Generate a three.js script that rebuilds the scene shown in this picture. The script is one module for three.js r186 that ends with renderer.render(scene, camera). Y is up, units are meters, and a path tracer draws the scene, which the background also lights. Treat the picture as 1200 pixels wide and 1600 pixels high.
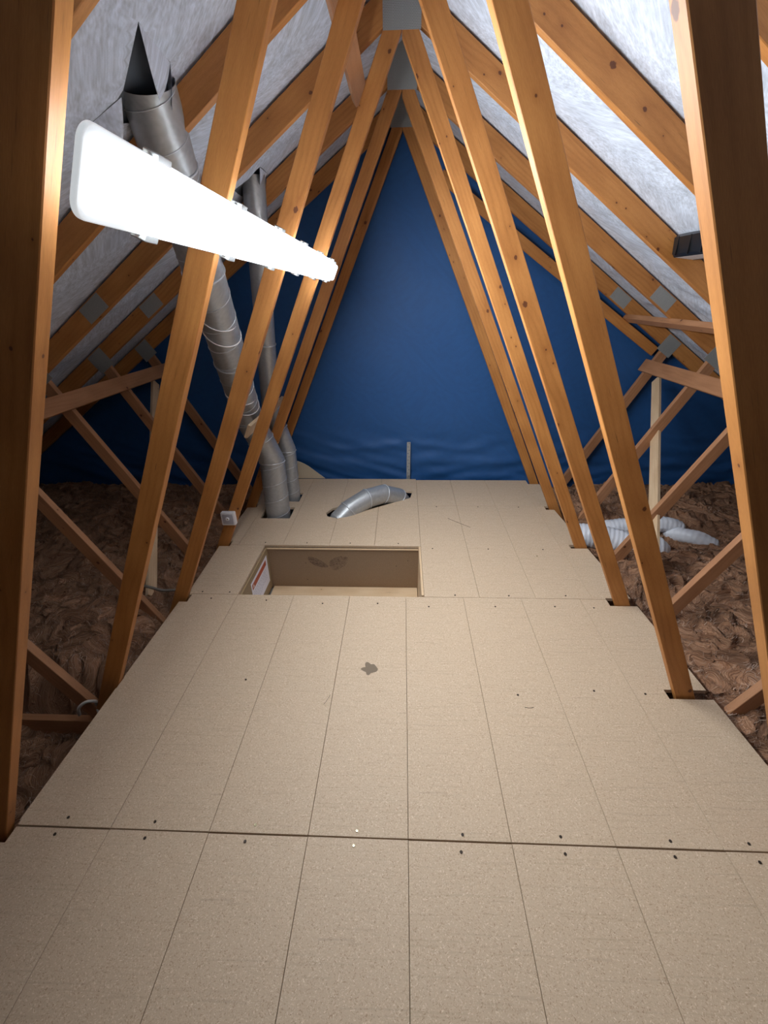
import * as THREE from 'three';
import { RectAreaLightUniformsLib } from 'three/addons/lights/RectAreaLightUniformsLib.js';
import { mergeGeometries, mergeVertices, toCreasedNormals } from 'three/addons/utils/BufferGeometryUtils.js';
import { Brush, Evaluator, SUBTRACTION } from 'three-bvh-csg';
import { createNoise3D } from 'simplex-noise';

// ---------------------------------------------------------------- camera, light level
// x right, y up (floor boards' top = 0), z towards the camera; D below is the distance ahead, z = -D
const scene = new THREE.Scene();
scene.background = new THREE.Color(0x000000);
const camera = new THREE.PerspectiveCamera(2 * Math.atan(800 / 678.866) * 180 / Math.PI, 1200 / 1600, 0.02, 40);
camera.rotation.order = 'YXZ';
camera.position.set(-0.010, 1.536, 0);
camera.rotation.set(-0.4674, 0.0448, -0.0140);
const renderer = new THREE.WebGLRenderer({ antialias: true });
renderer.toneMapping = THREE.LinearToneMapping;
renderer.toneMappingExposure = 1.14;
renderer.shadowMap.enabled = true;
RectAreaLightUniformsLib.init();
const LAMP_LEVEL = 62, LENS_GLOW = 44, LAMP_COLOUR = new THREE.Color(0.92, 0.97, 1.0);

// ---------------------------------------------------------------- random numbers, noise
let seed = 12345;
const rnd = () => { seed = (seed + 0x6d2b79f5) | 0; let t = Math.imul(seed ^ (seed >>> 15), 1 | seed); t = (t + Math.imul(t ^ (t >>> 7), 61 | t)) ^ t; return ((t ^ (t >>> 14)) >>> 0) / 4294967296; };
const rr = (a, b) => a + (b - a) * rnd();
const n3 = createNoise3D(rnd);
const fbm = (x, y, z, o = 4) => { let s = 0, a = 0.5; for (let i = 0; i < o; i++) { s += a * n3(x, y, z); x *= 2.03; y *= 2.03; z *= 2.03; a *= 0.5; } return s; };
const ridge = (x, y, z, o = 4) => { let s = 0, a = 0.5; for (let i = 0; i < o; i++) { s += a * (1 - Math.abs(n3(x, y, z))); x *= 2.1; y *= 2.1; z *= 2.1; a *= 0.5; } return s; };
const clamp = (v, a = 0, b = 1) => Math.min(b, Math.max(a, v));
const smooth = (a, b, v) => { const t = clamp((v - a) / (b - a)); return t * t * (3 - 2 * t); };
const V = (x, y, z) => new THREE.Vector3(x, y, z);

// ---------------------------------------------------------------- textures
function canvasTexture(w, h, draw, srgb = true) {
  const c = document.createElement('canvas'); c.width = w; c.height = h;
  draw(c.getContext('2d'), w, h);
  const t = new THREE.CanvasTexture(c);
  t.wrapS = t.wrapT = THREE.RepeatWrapping; t.magFilter = THREE.LinearFilter;
  if (srgb) t.colorSpace = THREE.SRGBColorSpace;
  return t;
}
function pixelTexture(w, h, f, srgb = true) {                       // f(u, v) -> [r, g, b] 0..255
  return canvasTexture(w, h, (g) => {
    const im = g.createImageData(w, h), d = im.data;
    for (let y = 0, o = 0; y < h; y++) for (let x = 0; x < w; x++, o += 4) { const c = f(x / w, y / h); d[o] = c[0]; d[o + 1] = c[1]; d[o + 2] = c[2]; d[o + 3] = 255; }
    g.putImageData(im, 0, 0);
  }, srgb);
}
// tiling noise on a torus-like wrap (blend of shifted copies is avoided by using periodic coordinates)
const per = (u, v, fu, fv, z) => { const a = u * 2 * Math.PI, b = v * 2 * Math.PI; return n3(Math.cos(a) * fu + 7.1 + Math.cos(b) * fv, Math.sin(a) * fu + Math.sin(b) * fv * 1.1, z + Math.sin(b) * fv * 0.7 + Math.cos(b + a) * 0.3); };

// chipboard: thousands of pale and dark flakes
const chipDraw = (g, w, h, extra) => {
  g.fillStyle = '#c3ac92'; g.fillRect(0, 0, w, h);
  const tones = ['#d7c1a7', '#ceb69a', '#b49a7e', '#a58a6e', '#dec9af', '#c1a68b', '#977b5f', '#ead8c1', '#c0a88e', '#c6ae94'];
  for (let i = 0; i < 52000; i++) {
    const x = rnd() * w, y = rnd() * h, L = rr(2, 8.5), T = rr(0.8, 2.6), a = (rnd() - 0.5) * 2.2 + (rnd() < 0.25 ? 1.5 : 0);
    g.fillStyle = tones[(rnd() * tones.length) | 0]; g.globalAlpha = rr(0.35, 0.85);
    for (const [ox, oy] of [[0, 0], [x > w - 12 ? -w : x < 12 ? w : NaN, 0], [0, y > h - 12 ? -h : y < 12 ? h : NaN]]) {
      if (Number.isNaN(ox) || Number.isNaN(oy)) continue;
      g.save(); g.translate(x + ox, y + oy); g.rotate(a); g.fillRect(-L / 2, -T / 2, L, T); g.restore();
    }
  }
  g.globalAlpha = 1;
  for (let i = 0; i < 1500; i++) { g.fillStyle = rnd() < 0.55 ? '#5d4833' : '#eadfce'; g.globalAlpha = rr(0.35, 0.8); g.fillRect(rnd() * w, rnd() * h, rr(1, 3.4), rr(0.8, 2)); }
  for (let i = 0; i < 150; i++) {                                  // faint cross-wise sander chatter
    const y = rnd() * h, x = rnd() * w, L = rr(60, 320); g.globalAlpha = rr(0.03, 0.075); g.strokeStyle = '#5c4833'; g.lineWidth = rr(2, 7);
    for (const o of [0, -w]) { g.beginPath(); g.moveTo(x + o, y); g.quadraticCurveTo(x + o + L / 2, y + rr(-8, 8), x + o + L, y + rr(-4, 4)); g.stroke(); }
  }
  g.globalAlpha = 1;
  if (extra) extra(g, w, h);
};
const CHIP = 0.72;                                                 // metres per tile
const chipMap = canvasTexture(1024, 1024, (g, w, h) => chipDraw(g, w, h));
const chipBump = pixelTexture(512, 512, () => { const v = 128 + (rnd() - 0.5) * 150; return [v, v, v]; }, false);

// softwood: grain along u, knots
function woodTexture(light, dark, knots, s) {
  const K = []; for (let i = 0; i < knots; i++) K.push([rnd(), rnd(), i % 3 ? rr(0.003, 0.007) : rr(0.008, 0.018)]);
  const W = 2048, H = 512, LM = 2.4, HM = 0.36;                    // metres covered
  return pixelTexture(W, H, (u, v) => {
    const x = u * LM, y = v * HM;
    let bend = 0, kn = 0, halo = 0;
    for (const [ku, kv, kr] of K) {
      let dx = (u - ku); dx -= Math.round(dx); dx *= LM; let dy = v - kv; dy -= Math.round(dy); dy *= HM;
      const q = Math.hypot(dx * 0.55, dy), e = Math.exp(-Math.pow(q / (kr * 1.7), 2));
      bend += Math.sign(dy || 1) * e * kr * 0.9; halo = Math.max(halo, e);
      const r = Math.hypot(dx * 0.8, dy) / kr * (1 + 0.2 * n3(dx * 90, dy * 90, s)); kn = Math.max(kn, smooth(0.62, 0.42, r));
    }
    const cu = Math.cos(u * 6.2832), su = Math.sin(u * 6.2832), yy = y + bend;
    const ringC = yy * 130 + 1.5 * n3(cu * 0.7, su * 0.7, yy * 6 + s) + 0.5 * n3(cu * 2.2, su * 2.2, yy * 20 + s);
    const blot2 = n3(cu * 0.8, su * 0.8, y * 5 + s * 7);
    let ring = 0.5 + 0.5 * Math.sin(ringC * 2.2); ring = ring * ring;
    const fine = n3(cu * 7, su * 7, y * 900 + s) * 0.5 + n3(cu * 22, su * 22, y * 420) * 0.5;
    const blot = n3(cu * 1.6, su * 1.6, y * 11 + s * 3);
    let m = clamp((0.13 + 0.10 * blot2) * ring + 0.17 * fine + 0.20 * blot + 0.36 + halo * 0.25);
    const c = light.map((l, i) => l + (dark[i] - l) * m);
    const crack = smooth(0.90, 0.97, n3(cu * 1.4, su * 1.4, y * 260 + s)) * 0.35;   // fine drying checks along the grain
    return c.map((q, i) => q * (1 - crack) * (1 - kn * [0.42, 0.52, 0.58][i]));
  });
}
const woodMapA = woodTexture([202, 140, 76], [150, 92, 40], 26, 3.3);
const woodMapB = woodTexture([194, 133, 71], [143, 87, 37], 22, 8.9);
const woodMapPale = woodTexture([226, 200, 166], [190, 156, 118], 9, 14.2);
const woodMapDull = woodTexture([186, 136, 98], [146, 98, 64], 10, 21.7);

const feltMap = pixelTexture(1024, 1024, (u, v) => {
  const a = per(u, v, 2.2, 2.2, 1), b = per(u, v, 6, 6, 5), c = per(u, v, 16, 16, 9), f = per(u, v, 3.2, 40, 13) * 0.5 + per(u, v, 40, 4, 17) * 0.5;
  const k = 1 + 0.045 * a + 0.065 * b + 0.065 * c + 0.012 * f + (rnd() - 0.5) * 0.05;
  return [clamp(196 * k, 0, 255), clamp(204 * k, 0, 255), clamp(219 * k, 0, 255)];
});
const feltBump = pixelTexture(512, 512, (u, v) => { const q = 128 + 45 * per(u, v, 12, 12, 21) + 50 * (rnd() - 0.5); return [q, q, q]; }, false);
const blueMap = pixelTexture(512, 512, (u, v) => { const k = 1 + 0.03 * per(u, v, 2, 2, 31) + (rnd() - 0.5) * 0.10; return [27 * k, 80 * k, 138 * k]; });
const zincMap = pixelTexture(512, 512, (u, v) => { const a = per(u, v, 3, 3, 41), b = Math.abs(per(u, v, 9, 9, 45)); const q = 172 + 6 * a + 2 * b + (rnd() - 0.5) * 3; return [q, q + 3, q + 6]; });
// punched nail plate, one tile = 40 x 40 mm
const plateDraw = (bump) => (g, w, h) => {
  g.fillStyle = bump ? '#b0b0b0' : '#9b9c9a'; g.fillRect(0, 0, w, h);
  for (let r = 0; r < 8; r++) for (let c = 0; c < 4; c++) {
    const x = c * w / 4 + (r % 2) * w / 8 + 4, y = r * h / 8 + h / 16;
    g.fillStyle = bump ? '#000' : '#6a665e'; g.fillRect(x, y - 2, w / 4 - 14, 5);
    g.fillStyle = bump ? '#fff' : '#b9bcbd'; g.fillRect(x, y - 5, w / 4 - 14, 2);
  }
};
const plateMap = canvasTexture(256, 256, plateDraw(false)), plateBump = canvasTexture(256, 256, plateDraw(true), false);
const woolMap = canvasTexture(1024, 1024, (g, w, h) => {
  g.fillStyle = '#c8a78c'; g.fillRect(0, 0, w, h);
  const t = ['#e4ccb6', '#a98264', '#83604a', '#f0decc', '#c9a88c', '#644634'];
  for (let i = 0; i < 14000; i++) {
    let x = rnd() * w, y = rnd() * h; const a = 0.8 * n3(x / 260, y / 260, 2) + rr(-0.3, 0.3), L = rr(20, 110), k = rr(-0.6, 0.6);
    g.strokeStyle = t[(rnd() * t.length) | 0]; g.globalAlpha = rr(0.2, 0.6); g.lineWidth = rr(0.8, 3);
    for (const ox of [0, -w]) { g.beginPath(); g.moveTo(x + ox, y); g.quadraticCurveTo(x + ox + Math.cos(a) * L / 2 - Math.sin(a) * L * k * 0.3, y + Math.sin(a) * L / 2 + Math.cos(a) * L * k * 0.3, x + ox + Math.cos(a) * L, y + Math.sin(a) * L); g.stroke(); }
  }
});
const hardboardMap = canvasTexture(1024, 512, (g, w, h) => {       // 1.06 x 0.36 m: far lining of the hatch with two scuffed shoe prints
  g.fillStyle = '#8d7358'; g.fillRect(0, 0, w, h);
  for (let i = 0; i < 26000; i++) { g.fillStyle = rnd() < 0.5 ? '#7c634a' : '#9c8266'; g.globalAlpha = rr(0.1, 0.35); g.fillRect(rnd() * w, rnd() * h, rr(1, 3), rr(2, 10)); }
  g.globalAlpha = 1;
  const print = (cx, cy, rot, rx, ry) => { for (let i = 0; i < 900; i++) { const a = rnd() * 6.283, r = Math.sqrt(rnd()); const x = Math.cos(a) * r * rx, y = Math.sin(a) * r * ry * (1 + 0.25 * Math.cos(a)); const X = cx + x * Math.cos(rot) - y * Math.sin(rot), Y = cy + x * Math.sin(rot) + y * Math.cos(rot); g.fillStyle = '#4a3521'; g.globalAlpha = 0.14 * (0.35 + 0.65 * (n3(X / 16, Y / 16, 4) > -0.2)); g.fillRect(X - 4, Y - 4, rr(4, 10), rr(4, 10)); } };
  const sx = w / 1.06, sy = h / 0.36;
  print(0.350 * sx, 0.125 * sy, -0.75, 36, 84); print(0.495 * sx, 0.125 * sy, 0.45, 54, 92);
  g.globalAlpha = 0.8; g.fillStyle = '#3c2b1b'; for (const [x, y] of [[0.27, 0.13], [0.27, 0.28], [0.9, 0.15], [0.98, 0.1]]) { g.beginPath(); g.arc(x * sx, y * sy, 4, 0, 7); g.fill(); }
  g.globalAlpha = 1;
});
const labelMap = canvasTexture(512, 340, (g, w, h) => {            // u runs from the near end
  g.fillStyle = '#ece9f0'; g.fillRect(0, 0, w, h);
  g.fillStyle = '#b6583a'; g.fillRect(26, 34, w - 70, 62);
  g.fillStyle = '#f3e6de'; g.beginPath(); g.moveTo(44, 84); g.lineTo(64, 44); g.lineTo(84, 84); g.closePath(); g.fill();
  g.strokeStyle = '#8b90a6'; g.lineWidth = 5;
  for (let r = 0; r < 6; r++) { let x = 40; const y = 132 + r * 28, end = w - 60 - (r === 5 ? 170 : rr(0, 60)); while (x < end) { const L = rr(14, 46); g.beginPath(); g.moveTo(x, y); g.lineTo(Math.min(end, x + L), y); g.stroke(); x += L + 11; } }
});

// ---------------------------------------------------------------- materials
const std = (p) => new THREE.MeshStandardMaterial(p);
const M = {
  chip: std({ map: chipMap, bumpMap: chipBump, bumpScale: 0.0004, roughness: 0.62 }),
  woodA: std({ map: woodMapA, roughness: 0.55 }), woodB: std({ map: woodMapB, roughness: 0.55 }),
  woodPale: std({ map: woodMapPale, roughness: 0.6 }), woodDull: std({ map: woodMapDull, roughness: 0.6 }),
  felt: std({ map: feltMap, bumpMap: feltBump, bumpScale: 0.0008, roughness: 0.9, side: THREE.DoubleSide }),
  blue: std({ map: blueMap, roughness: 0.62, side: THREE.DoubleSide }),
  zinc: std({ map: zincMap, roughness: 0.36, metalness: 0.5 }),
  zincSeam: std({ color: 0xc6cacf, roughness: 0.35, metalness: 0.4 }),
  plate: std({ map: plateMap, bumpMap: plateBump, bumpScale: 0.0008, roughness: 0.55, metalness: 0.15 }),
  steel: std({ color: 0xb4b8ba, roughness: 0.45, metalness: 0.6 }),
  wool: std({ map: woolMap, bumpMap: woolMap, bumpScale: 0.006, vertexColors: true, roughness: 1, side: THREE.DoubleSide }),
  fibre: std({ vertexColors: true, roughness: 1, side: THREE.DoubleSide }),
  hardboard: std({ map: hardboardMap, roughness: 0.7 }),
  lining: std({ color: 0x97805f, roughness: 0.7 }),
  label: std({ map: labelMap, roughness: 0.5 }),
  black: std({ color: 0x15171a, roughness: 0.35 }),
  dark: std({ color: 0x241e19, roughness: 0.9 }),
  block: std({ color: 0x8a8580, roughness: 0.95 }),
  white: std({ color: 0xe9e7ea, roughness: 0.4 }),
  grey: std({ color: 0xb5b2ba, roughness: 0.4 }),
  hose: std({ color: 0xdfe3ec, roughness: 0.35 }),
  screw: std({ color: 0x3a2f26, roughness: 0.5, metalness: 0.3 }),
  screwBright: std({ color: 0xe6dcb4, roughness: 0.25, metalness: 0.7 }),
  housing: std({ color: 0xd9dde2, roughness: 0.45 }),
  gasket: std({ color: 0xaab2bd, roughness: 0.5 }),
  lens: std({ color: 0xf4f6f8, roughness: 0.3, emissive: LAMP_COLOUR, emissiveIntensity: LENS_GLOW }),
  lensEnd: std({ color: 0xf4f6f8, roughness: 0.3, emissive: LAMP_COLOUR, emissiveIntensity: 1.6 }),
  rim: std({ color: 0xdfe6ee, roughness: 0.3, emissive: LAMP_COLOUR, emissiveIntensity: 0.45 }),
  cable: std({ color: 0xcfc9c2, roughness: 0.5 }),
  stain: std({ color: 0x6b5a49, roughness: 0.7 }),
};

// ---------------------------------------------------------------- scene helpers
const used = new Map();
function numbered(name) { const n = used.get(name) || 0; used.set(name, n + 1); return n ? name + '_' + String(n).padStart(3, '0') : name; }
function tag(o, label, category, group) { o.userData.label = label; o.userData.category = category; if (group) o.userData.group = group; return o; }
function thing(name, label, category, at = [0, 0, 0], group) { const o = new THREE.Group(); o.name = numbered(name); o.position.set(...at); scene.add(o); return tag(o, label, category, group); }
function struct(name, at = [0, 0, 0]) { const o = new THREE.Group(); o.name = name; o.position.set(...at); o.userData.kind = 'structure'; scene.add(o); return o; }
function part(name, geo, mat, parent, label) { const m = new THREE.Mesh(geo, mat); m.name = name; m.castShadow = m.receiveShadow = true; if (label) m.userData.label = label; parent.add(m); return m; }

// geometry helpers
function boxUV(g, s, ou = 0, ov = 0, along = 'x') {                // uv in metres by the way each face looks
  g = g.index ? g.toNonIndexed() : g; if (!g.attributes.normal) g.computeVertexNormals();
  const p = g.attributes.position, n = g.attributes.normal, uv = new Float32Array(p.count * 2);
  for (let i = 0; i < p.count; i++) {
    const ax = Math.abs(n.getX(i)), ay = Math.abs(n.getY(i)), az = Math.abs(n.getZ(i)), x = p.getX(i), y = p.getY(i), z = p.getZ(i);
    let a, b; if (ay >= ax && ay >= az) { a = x; b = z; } else if (ax >= az) { a = y; b = z; } else { a = x; b = y; }
    uv[i * 2] = a / s + ou; uv[i * 2 + 1] = b / s + ov;
  }
  g.setAttribute('uv', new THREE.BufferAttribute(uv, 2)); return g;
}
// convex polygon in the (x, y) plane -> chamfered prism from z = 0 back to z = -t; grain runs along axis angle
function prism(poly, t, axis, c = 0.0018) {
  let area = 0; poly.forEach((p, i) => { const q = poly[(i + 1) % poly.length]; area += p[0] * q[1] - q[0] * p[1]; });
  if (area < 0) poly = poly.slice().reverse();
  const n = poly.length, inset = poly.map((p, i) => {
    const a = poly[(i + n - 1) % n], b = poly[(i + 1) % n];
    const e1 = [p[0] - a[0], p[1] - a[1]], e2 = [b[0] - p[0], b[1] - p[1]], l1 = Math.hypot(...e1), l2 = Math.hypot(...e2);
    const n1 = [-e1[1] / l1, e1[0] / l1], n2 = [-e2[1] / l2, e2[0] / l2], k = 1 + n1[0] * n2[0] + n1[1] * n2[1];
    return [p[0] + c * (n1[0] + n2[0]) / k, p[1] + c * (n1[1] + n2[1]) / k];
  });
  const rings = [[inset, 0], [poly, -c], [poly, -t + c], [inset, -t]], pos = [], uv = [], ca = Math.cos(axis), sa = Math.sin(axis), ou = rnd() * 2.4, ov = rnd() * 0.36;
  const al = (p) => p[0] * ca + p[1] * sa, pe = (p) => -p[0] * sa + p[1] * ca;
  const put = (p, z, side) => { pos.push(p[0], p[1], z); uv.push((al(p) + ou) / 2.4, ((side ? z * 1.0 + pe(p) * 0.02 + 0.11 : pe(p)) + ov) / 0.36); };
  for (let k = 1; k < n - 1; k++) { for (const i of [0, k, k + 1]) put(inset[i], 0, false); for (const i of [0, k + 1, k]) put(inset[i], -t, false); }
  for (let r = 0; r < 3; r++) for (let i = 0; i < n; i++) {
    const j = (i + 1) % n, [A, za] = rings[r], [B, zb] = rings[r + 1];
    put(A[i], za, 1); put(B[i], zb, 1); put(B[j], zb, 1); put(A[i], za, 1); put(B[j], zb, 1); put(A[j], za, 1);
  }
  const g = new THREE.BufferGeometry(); g.setAttribute('position', new THREE.Float32BufferAttribute(pos, 3)); g.setAttribute('uv', new THREE.Float32BufferAttribute(uv, 2)); g.computeVertexNormals(); return g;
}
function clip(poly, a, b, d) {                                     // keep a x + b y <= d
  const out = [];
  poly.forEach((p, i) => { const q = poly[(i + 1) % poly.length], fp = a * p[0] + b * p[1] - d, fq = a * q[0] + b * q[1] - d; if (fp <= 0) out.push(p); if (fp * fq < 0) { const s = fp / (fp - fq); out.push([p[0] + (q[0] - p[0]) * s, p[1] + (q[1] - p[1]) * s]); } });
  return out;
}
const strip = (p, q, w) => { const dx = q[0] - p[0], dy = q[1] - p[1], l = Math.hypot(dx, dy), nx = -dy / l * w / 2, ny = dx / l * w / 2; return [[p[0] + nx, p[1] + ny], [p[0] - nx, p[1] - ny], [q[0] - nx, q[1] - ny], [q[0] + nx, q[1] + ny]]; };
// a squared timber from a to b, w deep in the direction of wide, t thick
function timber(a, b, w, t, wide) {
  const e1 = b.clone().sub(a), L = e1.length(); e1.normalize();
  const e3 = new THREE.Vector3().crossVectors(e1, wide).normalize(), e2 = new THREE.Vector3().crossVectors(e3, e1);
  const g = prism([[0, -w / 2], [L, -w / 2], [L, w / 2], [0, w / 2]], t, 0); g.translate(0, 0, t / 2);
  return g.applyMatrix4(new THREE.Matrix4().makeBasis(e1, e2, e3).setPosition(a));
}
// pipe through points with straight gores and mitred joints
function pipe(pts, r, n = 28, crease = true) {
  const pos = [], nor = [], uv = [], idx = []; let len = 0;
  const dirs = pts.slice(1).map((p, i) => p.clone().sub(pts[i]).normalize());
  let side = new THREE.Vector3().crossVectors(dirs[0], Math.abs(dirs[0].y) < 0.9 ? V(0, 1, 0) : V(1, 0, 0)).normalize();
  for (let s = 0; s < dirs.length; s++) {
    const d = dirs[s]; side = side.clone().addScaledVector(d, -side.dot(d)).normalize(); const up = new THREE.Vector3().crossVectors(d, side);
    const segL = pts[s + 1].distanceTo(pts[s]), base = pos.length / 3;
    for (let k = 0; k < 2; k++) {
      const other = k ? dirs[s + 1] : dirs[s - 1], mit = other ? d.clone().add(other).normalize() : d;
      for (let i = 0; i <= n; i++) {
        const a = i / n * 2 * Math.PI, c = side.clone().multiplyScalar(Math.cos(a)).addScaledVector(up, Math.sin(a)), p = pts[s + k].clone().addScaledVector(c, r);
        p.addScaledVector(d, -p.clone().sub(pts[s + k]).dot(mit) / d.dot(mit));
        pos.push(p.x, p.y, p.z); nor.push(c.x, c.y, c.z); uv.push(i / n * 2 * Math.PI * r * 2, (len + k * segL) * 2);
      }
    }
    for (let i = 0; i < n; i++) { const q = base + i, w = q + n + 1; idx.push(q, q + 1, w, q + 1, w + 1, w); }
    len += segL;
  }
  const g = new THREE.BufferGeometry(); g.setAttribute('position', new THREE.Float32BufferAttribute(pos, 3)); g.setAttribute('normal', new THREE.Float32BufferAttribute(nor, 3)); g.setAttribute('uv', new THREE.Float32BufferAttribute(uv, 2)); g.setIndex(idx); return g;
}
function ringAt(p, dir, r, tube) { const g = new THREE.TorusGeometry(r, tube, 8, 36); g.applyQuaternion(new THREE.Quaternion().setFromUnitVectors(V(0, 0, 1), dir.clone().normalize())); g.translate(p.x, p.y, p.z); return g; }
function helix(a, b, r, pitch, tube) {
  const d = b.clone().sub(a), L = d.length(); d.normalize(); const s = new THREE.Vector3().crossVectors(d, Math.abs(d.y) < 0.9 ? V(0, 1, 0) : V(1, 0, 0)).normalize(), u = new THREE.Vector3().crossVectors(d, s), P = [], n = Math.ceil(L / pitch * 16);
  for (let i = 0; i <= n; i++) { const t = i / n, q = t * L / pitch * 2 * Math.PI; P.push(a.clone().addScaledVector(d, t * L).addScaledVector(s, Math.cos(q) * r).addScaledVector(u, Math.sin(q) * r)); }
  return new THREE.TubeGeometry(new THREE.CatmullRomCurve3(P), n * 2, tube, 5);
}
const box = (x0, x1, y0, y1, z0, z1) => { const g = new THREE.BoxGeometry(x1 - x0, y1 - y0, z1 - z0); g.translate((x0 + x1) / 2, (y0 + y1) / 2, (z0 + z1) / 2); return g; };

// ---------------------------------------------------------------- trusses' measures
const A = 2.580, S = 0.7002, RD = 0.118;                           // rafter underside at the ridge, slope, vertical depth
const TR = [                                                       // distance of near face, foot of left web, slope, foot of right web, slope
  { D: 0.728, l: -1.268, ls: 0.4514, r: 1.164, rs: 0.4627 }, { D: 1.328, l: -1.258, ls: 0.4570, r: 1.149, rs: 0.4660 },
  { D: 1.928, l: -1.222, ls: 0.4600, r: 1.158, rs: 0.4760 }, { D: 2.528, l: -1.196, ls: 0.4667, r: 1.150, rs: 0.4680 },
  { D: 3.128, l: -1.190, ls: 0.4650, r: 1.155, rs: 0.4720 }, { D: 3.728, l: -1.180, ls: 0.4650, r: 1.145, rs: 0.4640 }];
const GABLE = 3.80, BACK = -2.6, CX = -0.02;

// ---------------------------------------------------------------- shell: membrane under the roof, walls, ceiling below
const HOLES = [                                                    // cuts in the left membrane at the duct outlets, (x, D)
  [[-0.72, 1.60], [-0.745, 1.83], [-0.80, 1.90], [-0.93, 1.93], [-0.985, 1.70], [-0.88, 1.74]],
  [[-0.79, 2.92], [-0.80, 3.10], [-0.86, 3.17], [-0.96, 3.08], [-0.94, 2.90], [-0.87, 2.93]]];
const inside = (x, y, poly) => { let c = false; for (let i = 0, j = poly.length - 1; i < poly.length; j = i++) { const [xi, yi] = poly[i], [xj, yj] = poly[j]; if ((yi > y) !== (yj > y) && x < (xj - xi) * (y - yi) / (yj - yi) + xi) c = !c; } return c; };
function membraneY(x, D, sgn) {
  const ax = Math.abs(x - CX), f = ((D - 0.745) / 0.6) % 1, q = Math.sin(Math.PI * (f < 0 ? f + 1 : f)), low = smooth(0.9, 1.9, ax);
  const sag = 0.024 * q * q * (1 + 0.5 * fbm(ax * 1.2, D * 0.8, sgn * 4, 2));
  const wr = (0.004 + 0.010 * low) * q * n3(ax * 9 + 1.2 * n3(D * 1.3, ax, 3), D * 0.9, sgn * 7) + 0.004 * q * n3(ax * 4, D * 5, sgn * 11);
  return A + RD + 0.012 - S * ax - sag + wr;
}
function membrane(sgn) {
  const nx = 150, nd = 230, pos = [], uv = [], idx = [];
  for (let i = 0; i <= nx; i++) for (let j = 0; j <= nd; j++) { const ax = i / nx * 3.95, D = BACK + (GABLE + 0.02 - BACK) * j / nd, x = CX + sgn * ax; pos.push(x, membraneY(x, D, sgn), -D); uv.push(ax * 1.22 / 1.3, D / 1.3); }
  if (sgn < 0) for (let i = 0; i < pos.length; i += 3) for (const h of HOLES) {          // grid points near a cut move onto it
    let best = 0.021, bx = 0, bd = 0; const x = pos[i], D = -pos[i + 2];
    h.forEach((p, k) => { const q = h[(k + 1) % h.length], ex = q[0] - p[0], ed = q[1] - p[1], t = clamp(((x - p[0]) * ex + (D - p[1]) * ed) / (ex * ex + ed * ed)), cx = p[0] + ex * t, cd = p[1] + ed * t, d = Math.hypot(x - cx, D - cd); if (d < best) { best = d; bx = cx; bd = cd; } });
    if (best < 0.021) { pos[i] = bx; pos[i + 2] = -bd; pos[i + 1] = membraneY(bx, bd, sgn); }
  }
  for (let i = 0; i < nx; i++) for (let j = 0; j < nd; j++) {
    const a = i * (nd + 1) + j, b = a + nd + 1, mx = (pos[a * 3] + pos[b * 3] + pos[a * 3 + 3] + pos[b * 3 + 3]) / 4, mD = -(pos[a * 3 + 2] + pos[b * 3 + 2] + pos[a * 3 + 5] + pos[b * 3 + 5]) / 4;
    if (sgn < 0 && HOLES.some((h) => inside(mx, mD, h))) continue;
    if (sgn > 0) idx.push(a, a + 1, b, b, a + 1, b + 1); else idx.push(a, b, a + 1, b, b + 1, a + 1);
  }
  const g = new THREE.BufferGeometry(); g.setAttribute('position', new THREE.Float32BufferAttribute(pos, 3)); g.setAttribute('uv', new THREE.Float32BufferAttribute(uv, 2)); g.setIndex(idx); g.computeVertexNormals(); return g;
}
const ceiling = struct('ceiling');
part('roof_membrane', membrane(1), M.felt, ceiling); part('roof_membrane', membrane(-1), M.felt, ceiling);
for (const s of [1, -1]) {                                         // deck of battens and tiles over the membrane
  const a = Math.atan(S), w = 5.1, g = new THREE.BoxGeometry(w, 0.04, GABLE - BACK + 0.5); g.translate(w / 2, 0.02, 0); g.rotateZ(-a); if (s < 0) g.scale(-1, 1, 1);
  if (s < 0) { const ix = g.index.array; for (let i = 0; i < ix.length; i += 3) { const t = ix[i]; ix[i] = ix[i + 1]; ix[i + 1] = t; } g.computeVertexNormals(); }
  g.translate(CX, A + RD + 0.075, -(GABLE + BACK) / 2); part('roof_deck', g, M.dark, ceiling);
}
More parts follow.
